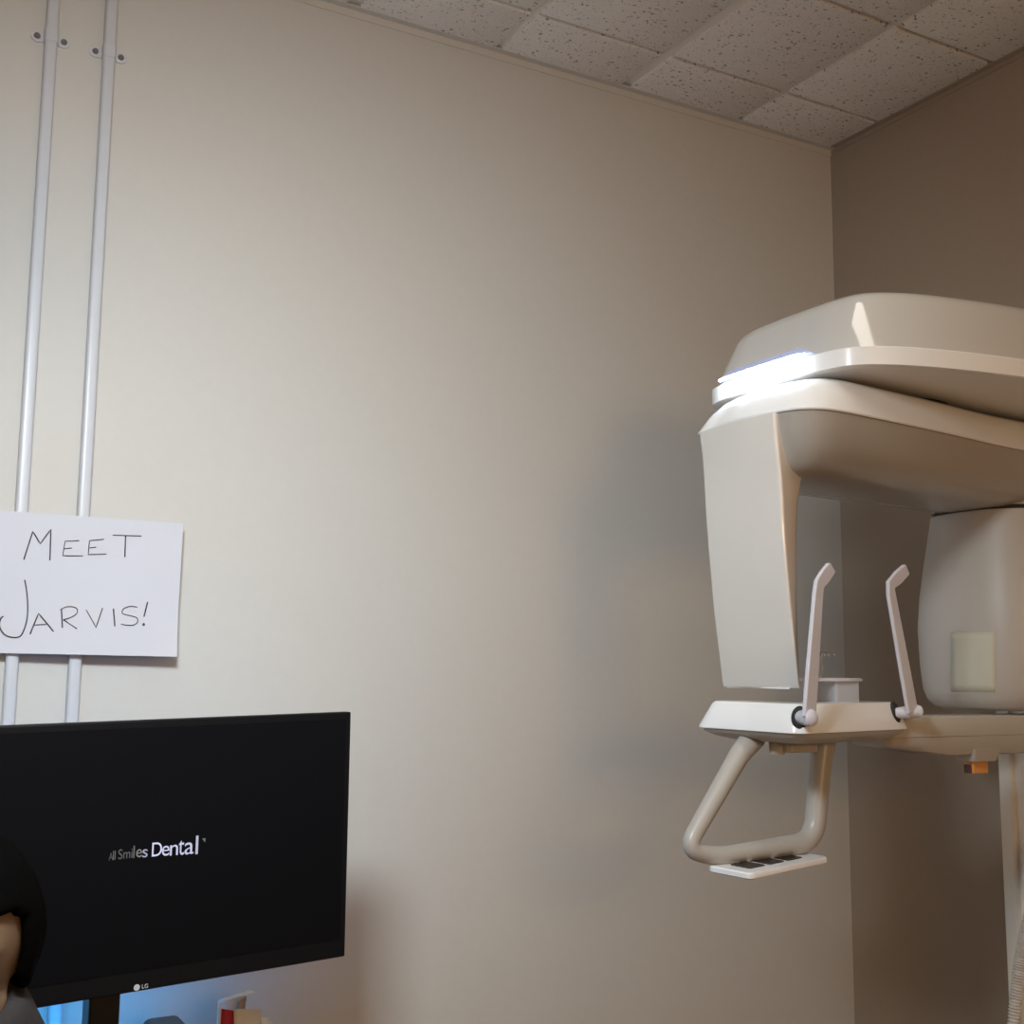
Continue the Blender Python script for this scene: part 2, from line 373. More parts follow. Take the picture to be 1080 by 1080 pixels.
# tube head
TC = Vector((1.68, 1.33, 0))
def sring(z, r, n=2.5, N=48):
    out = []
    for k in range(N):
        a = 2 * math.pi * k / N; c, s = math.cos(a), math.sin(a)
        out.append(TC + Vector((r * math.copysign(abs(c) ** (2 / n), c), r * math.copysign(abs(s) ** (2 / n), s), z)))
    return out
TR = .94
bm = bmesh.new()
loft(bm, [sring(z, r * TR) for z, r in ((1.398, .05), (1.3985, .10), (1.403, .114), (1.414, .125), (1.43, .131), (1.47, .135), (1.53, .1365), (1.58, .132), (1.62, .126), (1.66, .119), (1.70, .112), (1.714, .110), (1.716, .10))])
head = P('tube_head', bm, M_head, angle=50)
bm = bmesh.new(); loft(bm, [sring(1.7155, .105 * TR), sring(1.722, .105 * TR)]); P('gap', bm, M_dark, head)
bm = bmesh.new(); loft(bm, [sring(1.721, .109 * TR), sring(1.735, .107 * TR), sring(1.76, .104 * TR)]); P('neck', bm, M_belly, arm, angle=50)

# chin rest ----------------------------------------------------------
th = [(1.084, 1.285), (1.0825, 1.23), (1.083, 1.197), (1.091, 1.184), (1.108, 1.179), (1.22, 1.203), (1.325, 1.229), (1.340, 1.24), (1.345, 1.285)]
tfull = th + [(x, 2 * YM - y) for x, y in th[1:-1][::-1]]
tout = [(p.x, p.y) for p in catmull([(x, y, 0) for x, y in tfull], 6, True)]
tcx = 1.205
def tring(z, d, dl=None, o=tout):
    return [(x + (d if x < tcx else -d) * min(1, abs(x - tcx) / .05), YM + (y - YM) * (1 - d / .095), z) for x, y in o]
bm = bmesh.new()
loft(bm, [tring(1.376, .004), tring(1.3765, 0), tring(1.379, 0), tring(1.410, .0125), tring(1.4135, .0155), tring(1.4145, .021), tring(1.4145, .05)])
rest = P('chin_rest', bm, M_white, angle=30)
bm = bmesh.new()
loft(bm, [tring(1.3757, .003), tring(1.372, .005), tring(1.366, .016), tring(1.361, .034), tring(1.359, .06)])
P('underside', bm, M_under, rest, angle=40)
bm = bmesh.new(); cyl(bm, (1.135, 1.275, 1.36), (1.135, 1.275, 1.344), .0115, 24, .0105); P('knob', bm, M_under, rest)
bm = bmesh.new()
loft(bm, [[(x, y, z) for x, y in rounded([(1.135, 1.25), (1.19, 1.25), (1.19, 1.29), (1.135, 1.29)], .012)] for z in (1.362, 1.347)])
P('switch_block', bm, M_under, rest, bevel=.002)
# temple supports
def strip_path(path, w, th_, side):
    bm = bmesh.new(); rings = []
    path = [Vector(p) for p in path]
    for i, (p, ww) in enumerate(zip(path, w)):
        t = (path[min(i + 1, len(path) - 1)] - path[max(i - 1, 0)]).normalized()
        s = t.cross(side).normalized()
        a = s * ww / 2; b = side.normalized() * th_ / 2
        rings.append([p - a - b, p + a - b, p + a + b, p - a + b])
    loft(bm, rings); return bm
for base, root, elbow, tip, ext in ((at(846, 757, 1.188), at(853, 757, 1.165), at(863, 617, 1.165), at(876, 599, 1.165), .0),
                                   (at(945, 752, 1.232), at(962, 751, 1.215), at(938, 618, 1.215), at(955, 601, 1.215), .006)):
    side = Vector((-.25, 1, 0)).normalized()
    d = (root - elbow)
    pts = [root, root.lerp(elbow, .3), root.lerp(elbow, .6), root.lerp(elbow, .93), elbow.lerp(tip, .06), elbow.lerp(tip, .5), tip, tip + (tip - elbow).normalized() * .002]
    bm = strip_path(pts, [.0250, .0240, .0215, .0185, .0185, .0205, .0185, .0135], .006, side)
    s = P('temple_support', bm, M_frost, rest, bevel=.0015)
    bm = bmesh.new(); out = (root - base)
    if ext: tube(bm, [base, base.lerp(root, .5), root + Vector((.012, .002, 0))], [.0075, .0085, .0085], 16); ellipsoid(bm, root + Vector((.013, .002, .0005)), (.006, .0095, .0095))
    else: tube(bm, [base + Vector((0, .004, 0)), root + Vector((0, -.004, 0))], [.0095, .0105], 16); ellipsoid(bm, root + Vector((0, -.005, 0)), (.0105, .006, .0105))
    P('pivot', bm, M_frost, rest)
for c, nrm in ((at(843.5, 757, 1.188), Vector((-.75, -.62, .25))), (at(944.5, 751, 1.2345), Vector((.35, -.9, .25)))):
    bm = bmesh.new(); q = nrm.normalized().to_track_quat('Z', 'Y').to_matrix().to_4x4()
    ellipsoid(bm, c, (.011, .0155, .005), q); P('socket', bm, M_dark, rest)
# chin support and bite fork of clear acrylic
bm = bmesh.new()
loft(bm, [[(x, y, z) for x, y in rounded([(1.222, 1.25), (1.268, 1.25), (1.268, 1.32), (1.222, 1.32)], .006)] for z in (1.4145, 1.442)])
P('chin_post', bm, M_clearw, rest)
bm = bmesh.new()
loft(bm, [[(1.233 + r * 1.0 * math.cos(a), YM + r * .62 * math.sin(a), z) for a in [2 * math.pi * k / 40 for k in range(40)]] for z, r in ((1.4422, .060), (1.4432, .064), (1.4462, .064), (1.4475, .060))])
P('chin_plate', bm, M_frost, rest)
bm = bmesh.new(); cyl(bm, (1.229, YM, 1.447), (1.229, YM, 1.481), .0016, 10)
tube(bm, [(1.226, YM, 1.480), (1.236, YM, 1.482), (1.246, YM - .004, 1.4795), (1.252, YM - .002, 1.482)], [.0022, .0026, .003, .0022], 10)
tube(bm, [(1.236, YM, 1.482), (1.246, YM + .012, 1.481), (1.253, YM + .012, 1.482)], [.002, .0025, .002], 10)
P('bite_fork', bm, M_clear, rest)
# arm between chin rest and column ------------------------------------
ah = [(1.318, 1.285), (1.319, 1.25), (1.335, 1.240), (1.40, 1.237), (1.48, 1.238), (1.60, 1.240), (1.83, 1.240)]
ac = catmull([(x, y, 0) for x, y in ah], 6)
aro = [(p.x, p.y) for p in ac] + [(p.x, 2 * YM - p.y) for p in ac[::-1][:-1]]
def rring(z, s, slope=0, x0=1.3): return [(x, YM + (y - YM) * s, z + slope * max(0, min(.14, x - x0))) for x, y in aro]
bm = bmesh.new(); loft(bm, [rring(1.3642, .985), rring(1.3655, 1), rring(1.3885, .985), rring(1.392, .965), rring(1.393, .92)])
carm = P('chin_rest_arm', bm, M_under, angle=35)
carm.data.materials[0] = M_shell2
bm = bmesh.new(); loft(bm, [rring(1.3638, .985), rring(1.361, .97, -.03), rring(1.357, .93, -.08), rring(1.354, .84, -.12), rring(1.353, .7, -.13)])
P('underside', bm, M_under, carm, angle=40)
c = at(1030, 806, 1.262)
bm = bmesh.new(); loft(bm, [[(c.x + x, c.y + y, z) for x, y in rounded([(-.026 * k, -.018 * k), (.026 * k, -.018 * k), (.026 * k, .018 * k), (-.026 * k, .018 * k)], .006)] for z, k in ((1.345, 1.2), (1.328, 1.0), (1.326, .96))])
P('connector_neck', bm, M_under, carm)
bm = bmesh.new(); box(bm, c.x - .0165, c.x + .0165, c.y - .008, c.y + .012, 1.3075, 1.3275)
cn = P('connector', bm, M_amber, carm, bevel=.002)
bm = bmesh.new(); box(bm, c.x - .0178, c.x - .016, c.y - .0045, c.y + .0085, 1.3078, 1.3205); P('connector_slot', bm, M_amberd, carm)
# handle loop -----------------------------------------------------------
bm = bmesh.new()
hp = round_path([(1.121, 1.305, 1.3655), (1.094, 1.30, 1.348), (.992, 1.295, 1.2235), (1.045, 1.293, 1.2115), (1.212, 1.291, 1.2215), (1.224, 1.293, 1.287), (1.243, 1.298, 1.3655)], .034, 7)
hr = []
for p in hp:
    k = max(0, min(1, (p.x - 1.0) / .22))
    up = max(0, min(1, (p.z - 1.30) / .06))
    hr.append((.0115 + .0035 * k + .003 * up * up))
tube(bm, hp, hr, 18); handle = P('grip_handle', bm, M_handle, angle=60)
# keypad under the handle
KU = Vector((.982, .19, .035)).normalized(); KV = Vector((-.30, .95, .02)); KV = (KV - KU * KV.dot(KU)).normalized(); KN = KU.cross(KV)
KC = Vector((1.116, 1.274, 1.2005))
KM = Matrix(((KU.x, KV.x, KN.x, KC.x), (KU.y, KV.y, KN.y, KC.y), (KU.z, KV.z, KN.z, KC.z), (0, 0, 0, 1)))
bm = bmesh.new(); kp = rounded([(-.085, -.036), (.085, -.036), (.085, .036), (-.085, .036)], .010)
loft(bm, [[(x * k, y * k, z) for x, y in kp] for z, k in ((-.0045, .97), (-.003, 1), (.0025, 1), (.004, .98))])
bmesh.ops.transform(bm, matrix=KM, verts=bm.verts); pad = P('keypad', bm, M_white)
for i in range(3):
    bm = bmesh.new(); x = -.045 + i * .040
    loft(bm, [[(px, py, z) for px, py in rounded([(x - .0165, -.017), (x + .0165, -.017), (x + .0165, .017), (x - .0165, .017)], .004)] for z in (.0035, .005)])
    bmesh.ops.transform(bm, matrix=KM, verts=bm.verts); P('button', bm, M_black, pad)
# sticker on the tube head (follows its surface)
bm = bmesh.new(); N = 8; grid = []
import mathutils
tri = bmesh.new(); tri.from_mesh(head.data); bvh = mathutils.bvhtree.BVHTree.FromBMesh(tri)
quad = [at(1003, 667, 1.25), at(1050, 666, 1.25), at(1050, 730, 1.25), at(1003, 729, 1.25)]
for j in range(N + 1):
    row = []
    for i in range(N + 1):
        p = quad[0].lerp(quad[1], i / N).lerp(quad[3].lerp(quad[2], i / N), j / N)
        hit = bvh.ray_cast(EYE, (p - EYE).normalized())
        q = hit[0] + hit[1] * (.0006 if hit[1].dot(p - EYE) < 0 else -.0006) if hit[0] else p
        row.append(bm.verts.new(q))
    grid.append(row)
for j in range(N):
    for i in range(N): bm.faces.new((grid[j][i], grid[j][i + 1], grid[j + 1][i + 1], grid[j + 1][i]))
tri.free()
st = P('sticker', bm, M_sticker, head); sm = st.modifiers.new('thick', 'SOLIDIFY'); sm.thickness = .0004; sm.offset = 1
# corrugated hose in front of the column
bm = bmesh.new()
c0 = catmull([(1.812, 1.30, 1.34), (1.806, 1.315, 1.22), (1.808, 1.375, 1.15), (1.80, 1.405, 1.05), (1.79, 1.425, .95), (1.775, 1.425, .80), (1.77, 1.36, .55), (1.80, 1.30, .35), (1.845, 1.285, .25)], 110)
hr = [.0088 + .0017 * math.sin(i * 1.5) for i in range(len(c0))]
tube(bm, c0, hr, 12); P('corrugated_hose', bm, M_hose, angle=80)

# ------------------------------------------------------------------ conduits on the wall
k = [(.2420, 2.463), (.3325, 2.461)]
labels = ['left one of the two white metal conduits fixed to the back wall', 'right one of the two white metal conduits fixed to the back wall']
for (x, zc), lb in zip(k, labels):
    t = thing('conduit', lb, 'pipe', (x, YB, 0), 'painted conduits on the back wall')
    bm = bmesh.new(); rr = rounded([(x - .0095, YB - .019), (x + .0095, YB - .019), (x + .0095, YB - .0005), (x - .0095, YB - .0005)], .0062, 5)
    loft(bm, [[(a, b, z) for a, b in rr] for z in (.02, ZC - .008)]); obj('tube', bm, M_conduit, t, angle=50)
    s = bmesh.new(); prof = []
    for a, b in rounded([(x - .0105, YB - .0003), (x - .0105, YB - .0203), (x + .0105, YB - .0203), (x + .0105, YB - .0003)], [.001, .006, .006, .001], 5): prof.append((a, b))
    loft(s, [[(a, b, zc - .011) for a, b in prof], [(a, b, zc + .011) for a, b in prof]])
    for sg in (-1, 1):
        ear = [(sg * .0095, -.008), (sg * .021, -.011), (sg * .030, -.006), (sg * .030, .006), (sg * .021, .011), (sg * .0095, .008)]
        e = rounded(ear, .005, 4)
        loft(s, [[(x + a, y, zc + b) for a, b in e] for y in (YB - .0002, YB - .0035)])
    st = obj('strap', s, M_conduit, t, angle=40, bevel=.0006)
    for sg in (-1, 1):
        bm = bmesh.new(); cyl(bm, (x + sg * .0205, YB - .003, zc), (x + sg * .0205, YB - .0055, zc), .0055, 14, .0045); obj('screw', bm, M_screw, st)

# ------------------------------------------------------------------ paper sign
YP = 1.9465
def pc(u, v):
    """u across the sheet 0..1, v down 0..1; gently buckled sheet"""
    x = .2045 + .2795 * u - .003 * v * u; z = 1.6855 + .0015 * (1 - u) - .2135 * v - .0005 * u
    lift = .010 * max(0, v - .55) ** 1.5 * 3 * (.3 + .7 * u) + .006 * u * u + .0012 * math.sin(7 * u + 5 * v) * v
    return Vector((x, YP - lift, z))
NU, NV = 36, 28; bm = bmesh.new()
g = [[bm.verts.new(pc(i / NU, j / NV)) for i in range(NU + 1)] for j in range(NV + 1)]
for j in range(NV):
    for i in range(NU): bm.faces.new((g[j][i], g[j][i + 1], g[j + 1][i + 1], g[j + 1][i]))
hb = [[bm.verts.new(v.co + Vector((0, .0004, 0))) for v in row] for row in g]
for j in range(NV):
    for i in range(NU): bm.faces.new((hb[j][i], hb[j + 1][i], hb[j + 1][i + 1], hb[j][i + 1]))
rim = lambda q: q[0] + [row[-1] for row in q[1:]] + q[-1][-2::-1] + [row[0] for row in q[-2:0:-1]]
ra, rb = rim(g), rim(hb)
for i in range(len(ra)): k2 = (i + 1) % len(ra); bm.faces.new((ra[i], rb[i], rb[k2], ra[k2]))
sheet = tag(obj('paper_sign', bm, M_paper), 'white paper sheet hand lettered MEET JARVIS! taped over two wall conduits', 'sign')
strokes = [  # crop pixels of the lettering on the sheet
    [(115, 318), (157, 185), (193, 243), (243, 174), (239, 322)],
    [(377, 227), (311, 230), (300, 299), (396, 300)], [(307, 266), (343, 262)],
    [(495, 220), (427, 227), (421, 293), (507, 290)], [(428, 261), (458, 257)],
    [(537, 200), (672, 204)], [(597, 204), (595, 304)],
    [(119, 415), (128, 462), (134, 530), (131, 600), (115, 655), (95, 685), (62, 689), (30, 680), (8, 658), (-2, 630), (5, 600), (18, 589)],
    [(145, 672), (186, 574), (257, 660)], [(166, 629), (222, 626)],
    [(295, 553), (299, 642)], [(290, 556), (315, 543), (345, 541), (370, 552), (366, 575), (335, 594), (303, 603), (368, 646)],
    [(413, 556), (459, 639), (490, 547)], [(542, 550), (548, 634)],
    [(655, 541), (620, 538), (590, 550), (585, 572), (620, 582), (652, 592), (656, 612), (635, 627), (600, 627), (578, 622)],
    [(704, 517), (687, 587)], [(686, 618), (691, 623), (686, 629), (681, 624), (686, 618)]]
smooth = {7, 11, 14}
def sheet_uv(cx, cy):
    p = at(cx * .22222, 520 + cy * .22222, YP - .004)
    v = (1.6855 - p.z) / .2135
    return ((p.x - .2045) / .2795, v)
bm = bmesh.new()
for si, s in enumerate(strokes):
    pts = [Vector((x, y, 0)) for x, y in s]
    if si in smooth:
        if si == 11: pts = catmull(pts[:-1], 5) + [pts[-1]]
        else: pts = catmull(pts, 5)
    else:
        q = []
        for a, b in zip(pts, pts[1:]): q += [a.lerp(b, i / 6) for i in range(6)]
        pts = q + [pts[-1]]
    w = [Vector(pc(*sheet_uv(p.x, p.y))) + Vector((0, -.0009, 0)) for p in pts]
    tube(bm, w, [(.0010, .0007)] * len(w), 6)
obj('lettering', bm, M_ink, sheet)

# ------------------------------------------------------------------ counter, monitor, device, carton
ZD = .86
t = thing('counter', 'laminate counter running along the back wall under the monitor', 'counter', (-.35, 1.64, 0))
bm = bmesh.new(); box(bm, -1.70, .70, 1.485, YB - .022, ZD - .035, ZD); obj('worktop', bm, M_desk, t, bevel=.004)
for x0, x1 in ((-1.69, -1.66), (.65, .68)):
    bm = bmesh.new(); box(bm, x0, x1, 1.51, YB - .025, 0, ZD - .0355); obj('side_panel', bm, M_card, t)

MD = Vector((.9953, .0972, 0)); MNv = Vector((-.0972, .9953, 0))       # monitor: along the screen, away from the viewer
MR = Vector((.6285, 1.56, 0)); MW = .596; ZB, ZT = 1.0745, 1.396
def mw(s, d, z): p = MR - MD * (MW - s) + MNv * d; return Vector((p.x, p.y, z + TILT_K * (s - MW)))
TILT_K = .0245
mon = thing('monitor', 'large black flat screen monitor showing a small screensaver text on the counter', 'monitor', mw(MW / 2, .06, ZD))
def mbox(bm, s0, s1, d0, d1, z0, z1):
    vs = [bm.verts.new(mw(s, d, z)) for z in (z0, z1) for d in (d0, d1) for s in (s0, s1)]
    for f in ((0, 2, 3, 1), (4, 5, 7, 6), (0, 1, 5, 4), (2, 6, 7, 3), (0, 4, 6, 2), (1, 3, 7, 5)): bm.faces.new([vs[i] for i in f])
bm = bmesh.new(); mbox(bm, 0, MW, 0, .018, ZB, ZT); case = obj('case', bm, M_bezel, mon, bevel=.002)
bm = bmesh.new(); mbox(bm, .10, MW - .10, .018, .050, ZB + .03, ZT - .05); obj('rear_housing', bm, M_black, mon, bevel=.01)
bm = bmesh.new(); mbox(bm, .008, MW - .008, -.0008, .001, ZB + .024, ZT - .009); scr = obj('screen', bm, M_screen, mon)
TILT_K = 0
bm = bmesh.new(); mbox(bm, MW / 2 - .019, MW / 2 + .019, .055, .085, ZD + .014, ZB + .16); mbox(bm, MW / 2 - .03, MW / 2 + .03, .049, .07, ZB + .09, ZB + .17)
obj('stand_neck', bm, M_black, mon, bevel=.003)
bm = bmesh.new(); mbox(bm, MW / 2 - .12, MW / 2 + .12, -.03, .15, ZD + .0005, ZD + .014); obj('stand_base', bm, M_black, mon, bevel=.004)
TILT_K = .0245
# maker's mark on the lower bezel
q = at(142.5, 1044, 1.525); s0 = (q - Vector((*mw(0, 0, 0).xy, q.z))).dot(MD)
zl = at(150, 1041.5, 1.53).z + TILT_K * (MW - s0)
LM = Matrix(((MD.x, 0, -MNv.x, 0), (MD.y, 0, -MNv.y, 0), (0, 1, 0, 0), (0, 0, 0, 1)))
bm = text_bm('LG', .0068, Matrix.Translation(mw(s0 + .0100, -.0004, zl - .0022)) @ LM, .0003)
ring = [mw(s0 + .0042 + .0037 * math.cos(a), -.0004, zl + .0037 * math.sin(a)) for a in [2 * math.pi * i / 24 for i in range(24)]]
loft(bm, [ring, [p - MNv * .0004 for p in ring]])
obj('maker_mark', bm, M_logo, case)
# screensaver words, swelling to the right
def screen_s(px_, py_):
    w = ray(px_, py_); d = MNv; b = mw(0, -.0012, 0); s_ = (Vector((b.x, b.y, 0)).dot(d)) / Vector((w.x, w.y, 0)).dot(d)
    p = EYE + w * s_; return (p - Vector((b.x, b.y, p.z))).dot(MD), p.z
words = [('A', 114.5, 119, 907.5, 8, .05), ('ll', 119, 121.5, 907, 9.5, .16), ('Smi', 124.5, 139.5, 906.5, 10.5, .075), ('l', 140.3, 141.7, 905, 13, .10), ('e', 143.5, 149.5, 904.5, 8.5, .22), ('s', 150, 155.5, 904.5, 8.5, .45),
         ('D', 160, 170.5, 903.5, 14.5, .85), ('e', 170.5, 178.5, 903, 10.5, .75), ('n', 179, 187.5, 902.5, 11, .75), ('t', 188, 194, 902, 15.5, .72), ('a', 194.5, 204, 901.5, 12.5, .70), ('l', 206, 208.6, 901, 19.5, .60)]
for wd_, x0, x1, yb, hpx, e in words:
    a, z0 = screen_s(x0, yb); b, _ = screen_s(x1, yb); _, z1 = screen_s(x0, yb - hpx)
    bm = text_bm(wd_, 1, Matrix.Identity(4), .0)
    xs = [v.co.x for v in bm.verts]; ys = [v.co.y for v in bm.verts]; xa, xb, ya, yb_ = min(xs), max(xs), min(ys), max(ys)
    for v in bm.verts:
        fu = (v.co.x - xa) / (xb - xa); fv = (v.co.y - ya) / (yb_ - ya)
        v.co = mw(a + (b - a) * fu, -.0012, z0 + (z1 - z0) * fv + TILT_K * (MW - a))
    col = (.72, .74, 1) if e > .3 else (.8, .8, .85)
    obj('screen_text', bm, mat('lit_text', (.05, .05, .05), .5, emit=e, ecol=col), scr)
a, z0 = screen_s(213, 888); bm = bmesh.new()
bm.faces.new([bm.verts.new(mw(a + dx, -.0012, z0 + dz + TILT_K * (MW - a))) for dx, dz in ((0, .0042), (.0045, .0042), (.004, -.001))])
obj('screen_text', bm, mat('dim_text', (.05, .05, .05), .5, emit=.12, ecol=(.8, .9, .75)), scr)

# cables behind the monitor
for pts, lb in (([(98, 1040), (97.5, 1058), (93, 1080), (91, 1096)], 'thin black cable hanging behind the monitor, left of the other one'), ([(117, 1036), (112, 1058), (106, 1080), (101, 1098)], 'thin black cable slanting behind the monitor next to its stand')):
    p3 = [at(x, y, 1.70) for x, y in pts]
    p3 = [Vector((p3[0].x, 1.64, 1.16))] + p3 + [Vector((p3[-1].x, 1.70, ZD + .003)), Vector((p3[-1].x - .05, 1.72, ZD + .003))]
    bm = bmesh.new(); tube(bm, catmull(p3, 8), .0021, 8)
    tag(obj('cable', bm, M_black), lb, 'cable', 'cables behind the monitor')
# black device with an assumed blue light bar on top of the counter behind the monitor
q = at(177, 1079, 1.735)
dv = thing('speaker_bar', 'low black device with rounded top on the counter behind the monitor', 'device', (q.x, 1.735, ZD))
bm = bmesh.new(); w = .026
rr = rounded([(q.x - w, ZD + .0005), (q.x + w, ZD + .0005), (q.x + w, q.z), (q.x - w, q.z)], [.002, .002, .012, .012], 5)
loft(bm, [[(x, y, z) for x, z in rr] for y in (1.70, 1.77)]); obj('housing', bm, M_black, dv, bevel=.003)
lamp = thing('assumed_light_bar', 'assumed blue led light bar lying on the counter behind the monitor', 'lamp', (.24, 1.79, ZD))  # unseen bar, added as assumed source of the blue light under the monitor
bm = bmesh.new(); box(bm, .02, .48, 1.778, 1.805, ZD + .0005, ZD + .012); obj('base', bm, M_black, lamp)
bm = bmesh.new(); box(bm, .025, .475, 1.781, 1.802, ZD + .012, ZD + .020); obj('assumed_led_strip', bm, M_assumed_blue, lamp)

# torn open carton beside the monitor
c = at(252, 1080, 1.74)
bx = thing('carton', 'small torn open white carton with a red front panel on the counter', 'box', (c.x, 1.74, ZD))
def px_panel(name, pts, m, Y, dY=.0):
    v = [at(x, y, Y + d) for x, y, d in pts]
    bm = bmesh.new(); f = [bm.verts.new(p) for p in v]; bm.faces.new(f)
    o = obj(name, bm, m, bx); s = o.modifiers.new('thick', 'SOLIDIFY'); s.thickness = .0012; return o
Yc = 1.74
def down(x, d): p = at(x, 1078, Yc + d); return (x, 1078 + (p.z - ZD - .001) * 1270 / 1.75, d)
px_panel('back_panel', [(231, 1055, .04), (232, 1053.5, .04), (260, 1047, .05), (258, 1064, .05), down(262, .05), down(228, .04)], M_card, Yc)
px_panel('flap', [(230.5, 1055.5, .035), (236, 1056, .02), (252, 1051, .02), (270, 1046.5, .03), (262.5, 1043, .05), (248, 1049, .045), (235, 1053.5, .04)], M_card, Yc)
px_panel('red_panel', [(233.5, 1064, 0), (246.5, 1066, 0), (248, 1076, 0), down(248, 0), down(228, 0)], M_red, Yc)
px_panel('side_panel', [(230.5, 1055, .02), (233.5, 1064, .0), down(228, .0), down(227, .03)], M_card, Yc)
px_panel('brown_panel', [(253, 1056, .03), (260, 1052, .04), (258, 1066, .04), (251, 1066, .03)], M_kraft, Yc)
px_panel('front_panel', [(247, 1066, -.002), (252, 1064, -.002), (276, 1065, .006), (274.5, 1080, .006), down(274, .006), down(247, -.002)], M_cream, Yc)
px_panel('end_panel', [(276, 1072, .012), (281, 1073, .02), (289, 1081, .03), down(290, .03), down(275, .012)], M_card, Yc)

# ------------------------------------------------------------------ person
HC = EYE + ray(-56, 1002) * 1.15                         # centre of the head
per = thing('person', 'person with short dark hair in a grey fleece top seated before the monitor', 'person', (HC.x, HC.y, 0))
def skin_mesh(verts, edges, radii, sub=2):
    me = bpy.data.meshes.new('m'); me.from_pydata([tuple(v) for v in verts], edges, []); me.update()
    o = bpy.data.objects.new('m', me); C.objects.link(o)
    o.modifiers.new('skin', 'SKIN'); me.skin_vertices if me.skin_vertices else None
    for i, r in enumerate(radii):
        sv = me.skin_vertices[0].data[i]; sv.radius = r if isinstance(r, tuple) else (r, r); sv.use_root = (i == 0)
    o.modifiers.new('sub', 'SUBSURF').levels = sub
    dg = bpy.context.evaluated_depsgraph_get(); dg.update()
    out = bpy.data.meshes.new_from_object(o.evaluated_get(dg))
    bpy.data.objects.remove(o); bpy.data.meshes.remove(me)
    return out
hx, hy, hz = HC
bx_, by_ = hx - .02, hy + .025                            # torso a little behind the bowed head
def V3(x, y, z): return Vector((bx_ + x, by_ + y, z))
zs = hz - .138                                           # shoulder height
sk = [V3(0, 0, .55), V3(0, .01, .70), V3(0, .02, .86), V3(0, .01, zs - .03), V3(.01, -.02, zs + .06), V3(.02, -.055, hz - .06),
      V3(.10, .01, zs - .035), V3(.180, .01, zs - .07), V3(.22, -.03, zs - .30), V3(.16, -.24, zs - .40), V3(.12, -.30, zs - .41),
      V3(-.10, .01, zs - .035), V3(-.180, .01, zs - .07), V3(-.22, -.03, zs - .30), V3(-.16, -.24, zs - .40), V3(-.12, -.30, zs - .41),
      V3(.09, -.02, .52), V3(.13, -.42, .50), V3(.13, -.40, .10), V3(.13, -.50, .05),
      V3(-.09, -.02, .52), V3(-.13, -.42, .50), V3(-.13, -.40, .10), V3(-.13, -.50, .05)]
ed = [(0, 1), (1, 2), (2, 3), (3, 4), (4, 5), (3, 6), (6, 7), (7, 8), (8, 9), (9, 10), (3, 11), (11, 12), (12, 13), (13, 14), (14, 15),
      (0, 16), (16, 17), (17, 18), (18, 19), (0, 20), (20, 21), (21, 22), (22, 23)]
rad = [.13, .125, .135, .10, .052, .05, .075, .058, .045, .034, .026, .075, .058, .045, .034, .026, .085, .062, .042, .035, .085, .062, .042, .035]
def trunk(bm, g=0.0, top=True):
    zz = [.46, .60, .78, .90, zs - .06, zs + .005] + ([zs + .04, hz - .03] if top else [])
    yy = [0, .01, .02, .02, .01, 0, -.03, -.055][:len(zz)]
    pts = catmull([V3(.008 * max(0, i - 4), y, z) for i, (y, z) in enumerate(zip(yy, zz))], 4)
    wid = [.155, .155, .152, .146, .140, .138, .138, .140, .145, .150, .156, .160, .165, .168, .170, .172, .172, .165, .150, .128, .100, .076, .062, .056, .053, .051, .05, .05, .05]
    dep = [.108, .108, .108, .107, .106, .105, .105, .106, .108, .110, .112, .114, .115, .115, .114, .112, .108, .102, .094, .084, .072, .062, .056, .053, .051, .05, .05, .05, .05]
    tube(bm, pts, [(wid[i] + g, dep[i] + g) for i in range(len(pts))], 28)
def arms(bm, g=0.0, n=5):
    for a in (6, 11):
        tube(bm, catmull([sk[a + i] for i in range(n)], 5), [.062 - .0017 * i + g for i in range(5 * n - 4)], 18); ellipsoid(bm, sk[a + 1], (.066 + g, .064 + g, .058 + g))
def legs(bm, g=0.0, n=4):
    for a in (16, 20): tube(bm, catmull([sk[a + i] for i in range(n)], 6), [.088 - .0028 * i + g for i in range(6 * n - 5)], 18)
def voxel(name, bm, m, size=.0055, it=6):
    o = obj(name, bm, m, per, angle=180)
    rm = o.modifiers.new('remesh', 'REMESH'); rm.mode = 'VOXEL'; rm.voxel_size = size; rm.use_smooth_shade = True
    sm = o.modifiers.new('smooth', 'SMOOTH'); sm.iterations = it; sm.factor = .5
    dg = bpy.context.evaluated_depsgraph_get(); dg.update()
    me = bpy.data.meshes.new_from_object(o.evaluated_get(dg)); o.modifiers.clear(); o.data = me; finish(me, 180)
    return o
bm = bmesh.new(); trunk(bm); arms(bm); legs(bm)
TILT = Matrix.Rotation(math.radians(-8), 4, 'Z') @ Matrix.Rotation(math.radians(10), 4, 'X')   # face turned left of the camera and bowed
def hp_(p): return HC + (TILT @ Vector((*p, 1))).to_3d()
def hell(c, r, rot=None): ellipsoid(bm, hp_(c), r, TILT @ (rot or Matrix.Identity(4)))
hell((0, .005, .02), (.072, .088, .085)); hell((0, -.028, -.05), (.054, .058, .062)); hell((0, -.060, -.085), (.026, .022, .022))
hell((0, -.090, -.018), (.012, .015, .026)); hell((0, -.098, -.032), (.016, .014, .011))
hell((0, -.080, -.062), (.022, .012, .007)); hell((.072, .005, -.01), (.009, .018, .030)); hell((-.072, .005, -.01), (.009, .018, .030))
hell((.03, -.070, .02), (.022, .015, .008)); hell((-.03, -.070, .02), (.022, .015, .008))
